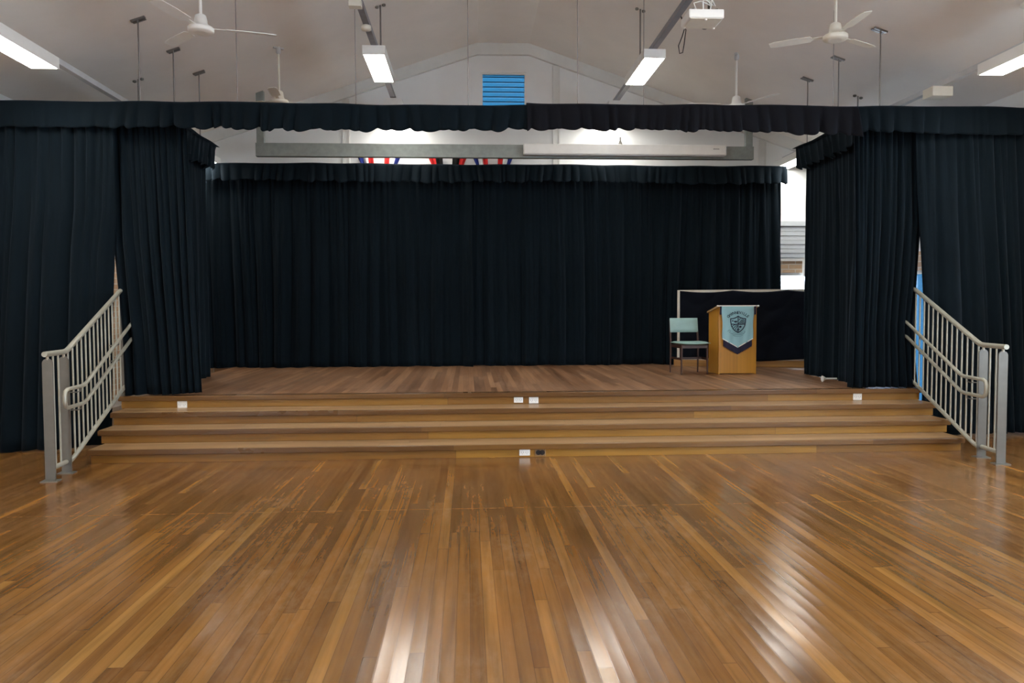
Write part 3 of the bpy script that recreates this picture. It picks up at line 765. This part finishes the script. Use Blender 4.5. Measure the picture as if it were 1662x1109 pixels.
# arc of letters above the shield
def letter(ch, size, mat, parent, mtx, ext=.0006):
    c = bpy.data.curves.new('lettering', 'FONT'); c.body = ch; c.size = size; c.align_x = 'CENTER'; c.extrude = ext; c.offset = .0012; c.resolution_u = 3
    o = bpy.data.objects.new('lettering', c); col.objects.link(o); dg = bpy.context.evaluated_depsgraph_get(); dg.update()
    me = bpy.data.meshes.new_from_object(o.evaluated_get(dg)); col.objects.unlink(o); bpy.data.objects.remove(o)
    return me, mtx
lb = MB(); word = 'GWYNNEVILLE'; R_ = 21.5*PX; 
for k, ch in enumerate(word):
    a = math.radians(47 - 94*(k+.5)/len(word)); me, _ = letter(ch, .054, None, None, None)
    mt = Matrix.Translation((-R_*math.sin(a), 0, R_*math.cos(a)-.035)) @ Matrix.Rotation(-a, 4, 'Y') @ Matrix.Rotation(PI/2, 4, 'X')
    lb.add([mt @ v.co for v in me.vertices], [tuple(p.vertices) for p in me.polygons])
    bpy.data.meshes.remove(me)
o = lb.build('lettering', M['ink'], t); o.location = (0, FYc, cz)
# ribbon scroll under the shield
b = MB(); rib = [(-17, -11.0), (-14.5, -8.6), (-12.2, -10.4), (-14.4, -12.6), (-10, -14.6), (-5, -16.3), (0, -16.9), (5, -16.2), (9.5, -14.4), (12, -11.8), (10, -10.6)]
b.tube([(x*PX, 0, y*PX) for x, y in rib], .0034, 6)
b.tube([(x*PX*.86, 0, (y-2.6)*PX) for x, y in rib[4:9]], .0026, 6)
b.tube([(x*PX*.8, 0, (y+2.0)*PX) for x, y in rib[4:9]], .0022, 6)
o = b.build('ribbon_scroll', M['inkpale'], t); o.location = (0, FYc+.002, cz)

# ------------------------------------------------------------------ chair
t = thing('chair', 'sea green padded chair with dark legs beside the lectern', 'chair', (3.185, 10.96, ZS), math.radians(6))
def pad(b, x0, x1, y0, y1, z0, z1, dome, n=10, bow=0.):
    top = []; bot = []
    for i in range(n+1):
        ra, rb = [], []
        for j in range(n+1):
            u = -1+2*j/n; v = -1+2*i/n; e = (1-abs(u)**6)*(1-abs(v)**6)
            x = (x0+x1)/2+u*(x1-x0)/2; y = (y0+y1)/2+v*(y1-y0)/2
            ra.append((x, y, (z0+z1)/2+(z1-z0)/2*e**.4+dome*(1-u*u)*(1-v*v)+bow*u*u)); rb.append((x, y, (z0+z1)/2-(z1-z0)/2*e**.4+bow*u*u))
        top.append(ra); bot.append(rb)
    b.grid(top); b.grid(bot[::-1]); return b
pad(MB(), -.225, .235, -.235, .185, .415, .46, .008, bow=.01).build('seat', M['vinyl'], t)
bk = pad(MB(), -.215, .215, -.105, .105, -.022, .022, .006).build('backrest', M['vinyl'], t)
bk.matrix_local = Matrix.Translation((0, .205, .695)) @ Matrix.Rotation(math.radians(82), 4, 'X')
for sx in (-1, 1):
    b = MB(); b.tube([(sx*.212, .19, 0), (sx*.21, .175, .42), (sx*.208, .205, .60), (sx*.206, .225, .77)], [.011, .015, .014, .011], 10); b.build('leg', M['legwood'], t)
    b = MB(); b.tube([(sx*.195, -.20, 0), (sx*.19, -.195, .42)], [.011, .016], 10); b.build('leg', M['legwood'], t)
b = MB(); b.box(-.19, .19, -.205, -.185, .375, .415); b.box(-.2, .2, .165, .185, .375, .415); b.box(-.205, -.185, -.19, .17, .375, .415); b.box(.185, .205, -.19, .17, .375, .415)
b.build('seat_frame', M['legwood'], t)
b = MB(); b.bar((-.2, .18, .22), (-.193, -.198, .22), .014, .03); b.bar((.2, .18, .22), (.193, -.198, .22), .014, .03); b.bar((-.19, 0, .22), (.19, 0, .22), .014, .028)
b.build('stretcher', M['legwood'], t)

# ------------------------------------------------------------------ low draped screen behind the lectern
ang = math.atan2(-.52, 2.05)
t = thing('draped_screen', 'low pale framed screen draped in black cloth behind lectern and chair', 'screen', (3.385, 12.33, ZS), ang)
Lw = 2.15
MB().box(-.05, Lw, -.03, .28, 0, .105).build('plinth', M['plinth'], t, None, .005)
b = MB(); b.box(0, .045, 0, .04, .105, 1.235); b.box(Lw-.045, Lw, 0, .04, .105, 1.235); b.box(.045, Lw-.045, 0, .04, 1.195, 1.235); b.box(.045, Lw-.045, 0, .04, .105, .14)
b.build('frame', M['cream'], t)
rnd = random.Random(9); rows = []; n = 110
for i in range(41):
    v = i/40; row = []
    for j in range(n+1):
        u = j/n; x = .04+(Lw-.09)*u
        sw = .016*math.sin(9*u*Lw/2+v*6+2*math.sin(v*3)) + .014*math.sin(13*u-9*v) + .008*math.sin(31*u+17*v+1.)
        pinch = abs(math.sin(PI*u*2.5))
        row.append((x, -.022-abs(sw)-.01*v, 1.222-.03*pinch*(1-v)**6 - (1.105-.02*math.sin(u*8))*v))
    rows.append(row)
o = MB().grid(rows).build('cloth', M['drape'], t); sd = o.modifiers.new('cloth', 'SOLIDIFY'); sd.thickness = .004

# small white fitting at the hem of the right side curtain
t = thing('floor_fitting', 'small white trumpet shaped fitting lying at the right curtain hem', 'fitting', (4.50, 9.55, ZS+.04))
b = MB().lathe((0, 0, 0), [(.04, 0), (.035, .012), (.012, .05), (.011, .19)], 14).build('fitting_body', M['white'], t); b.matrix_local = Matrix.Rotation(PI/2, 4, 'Y')
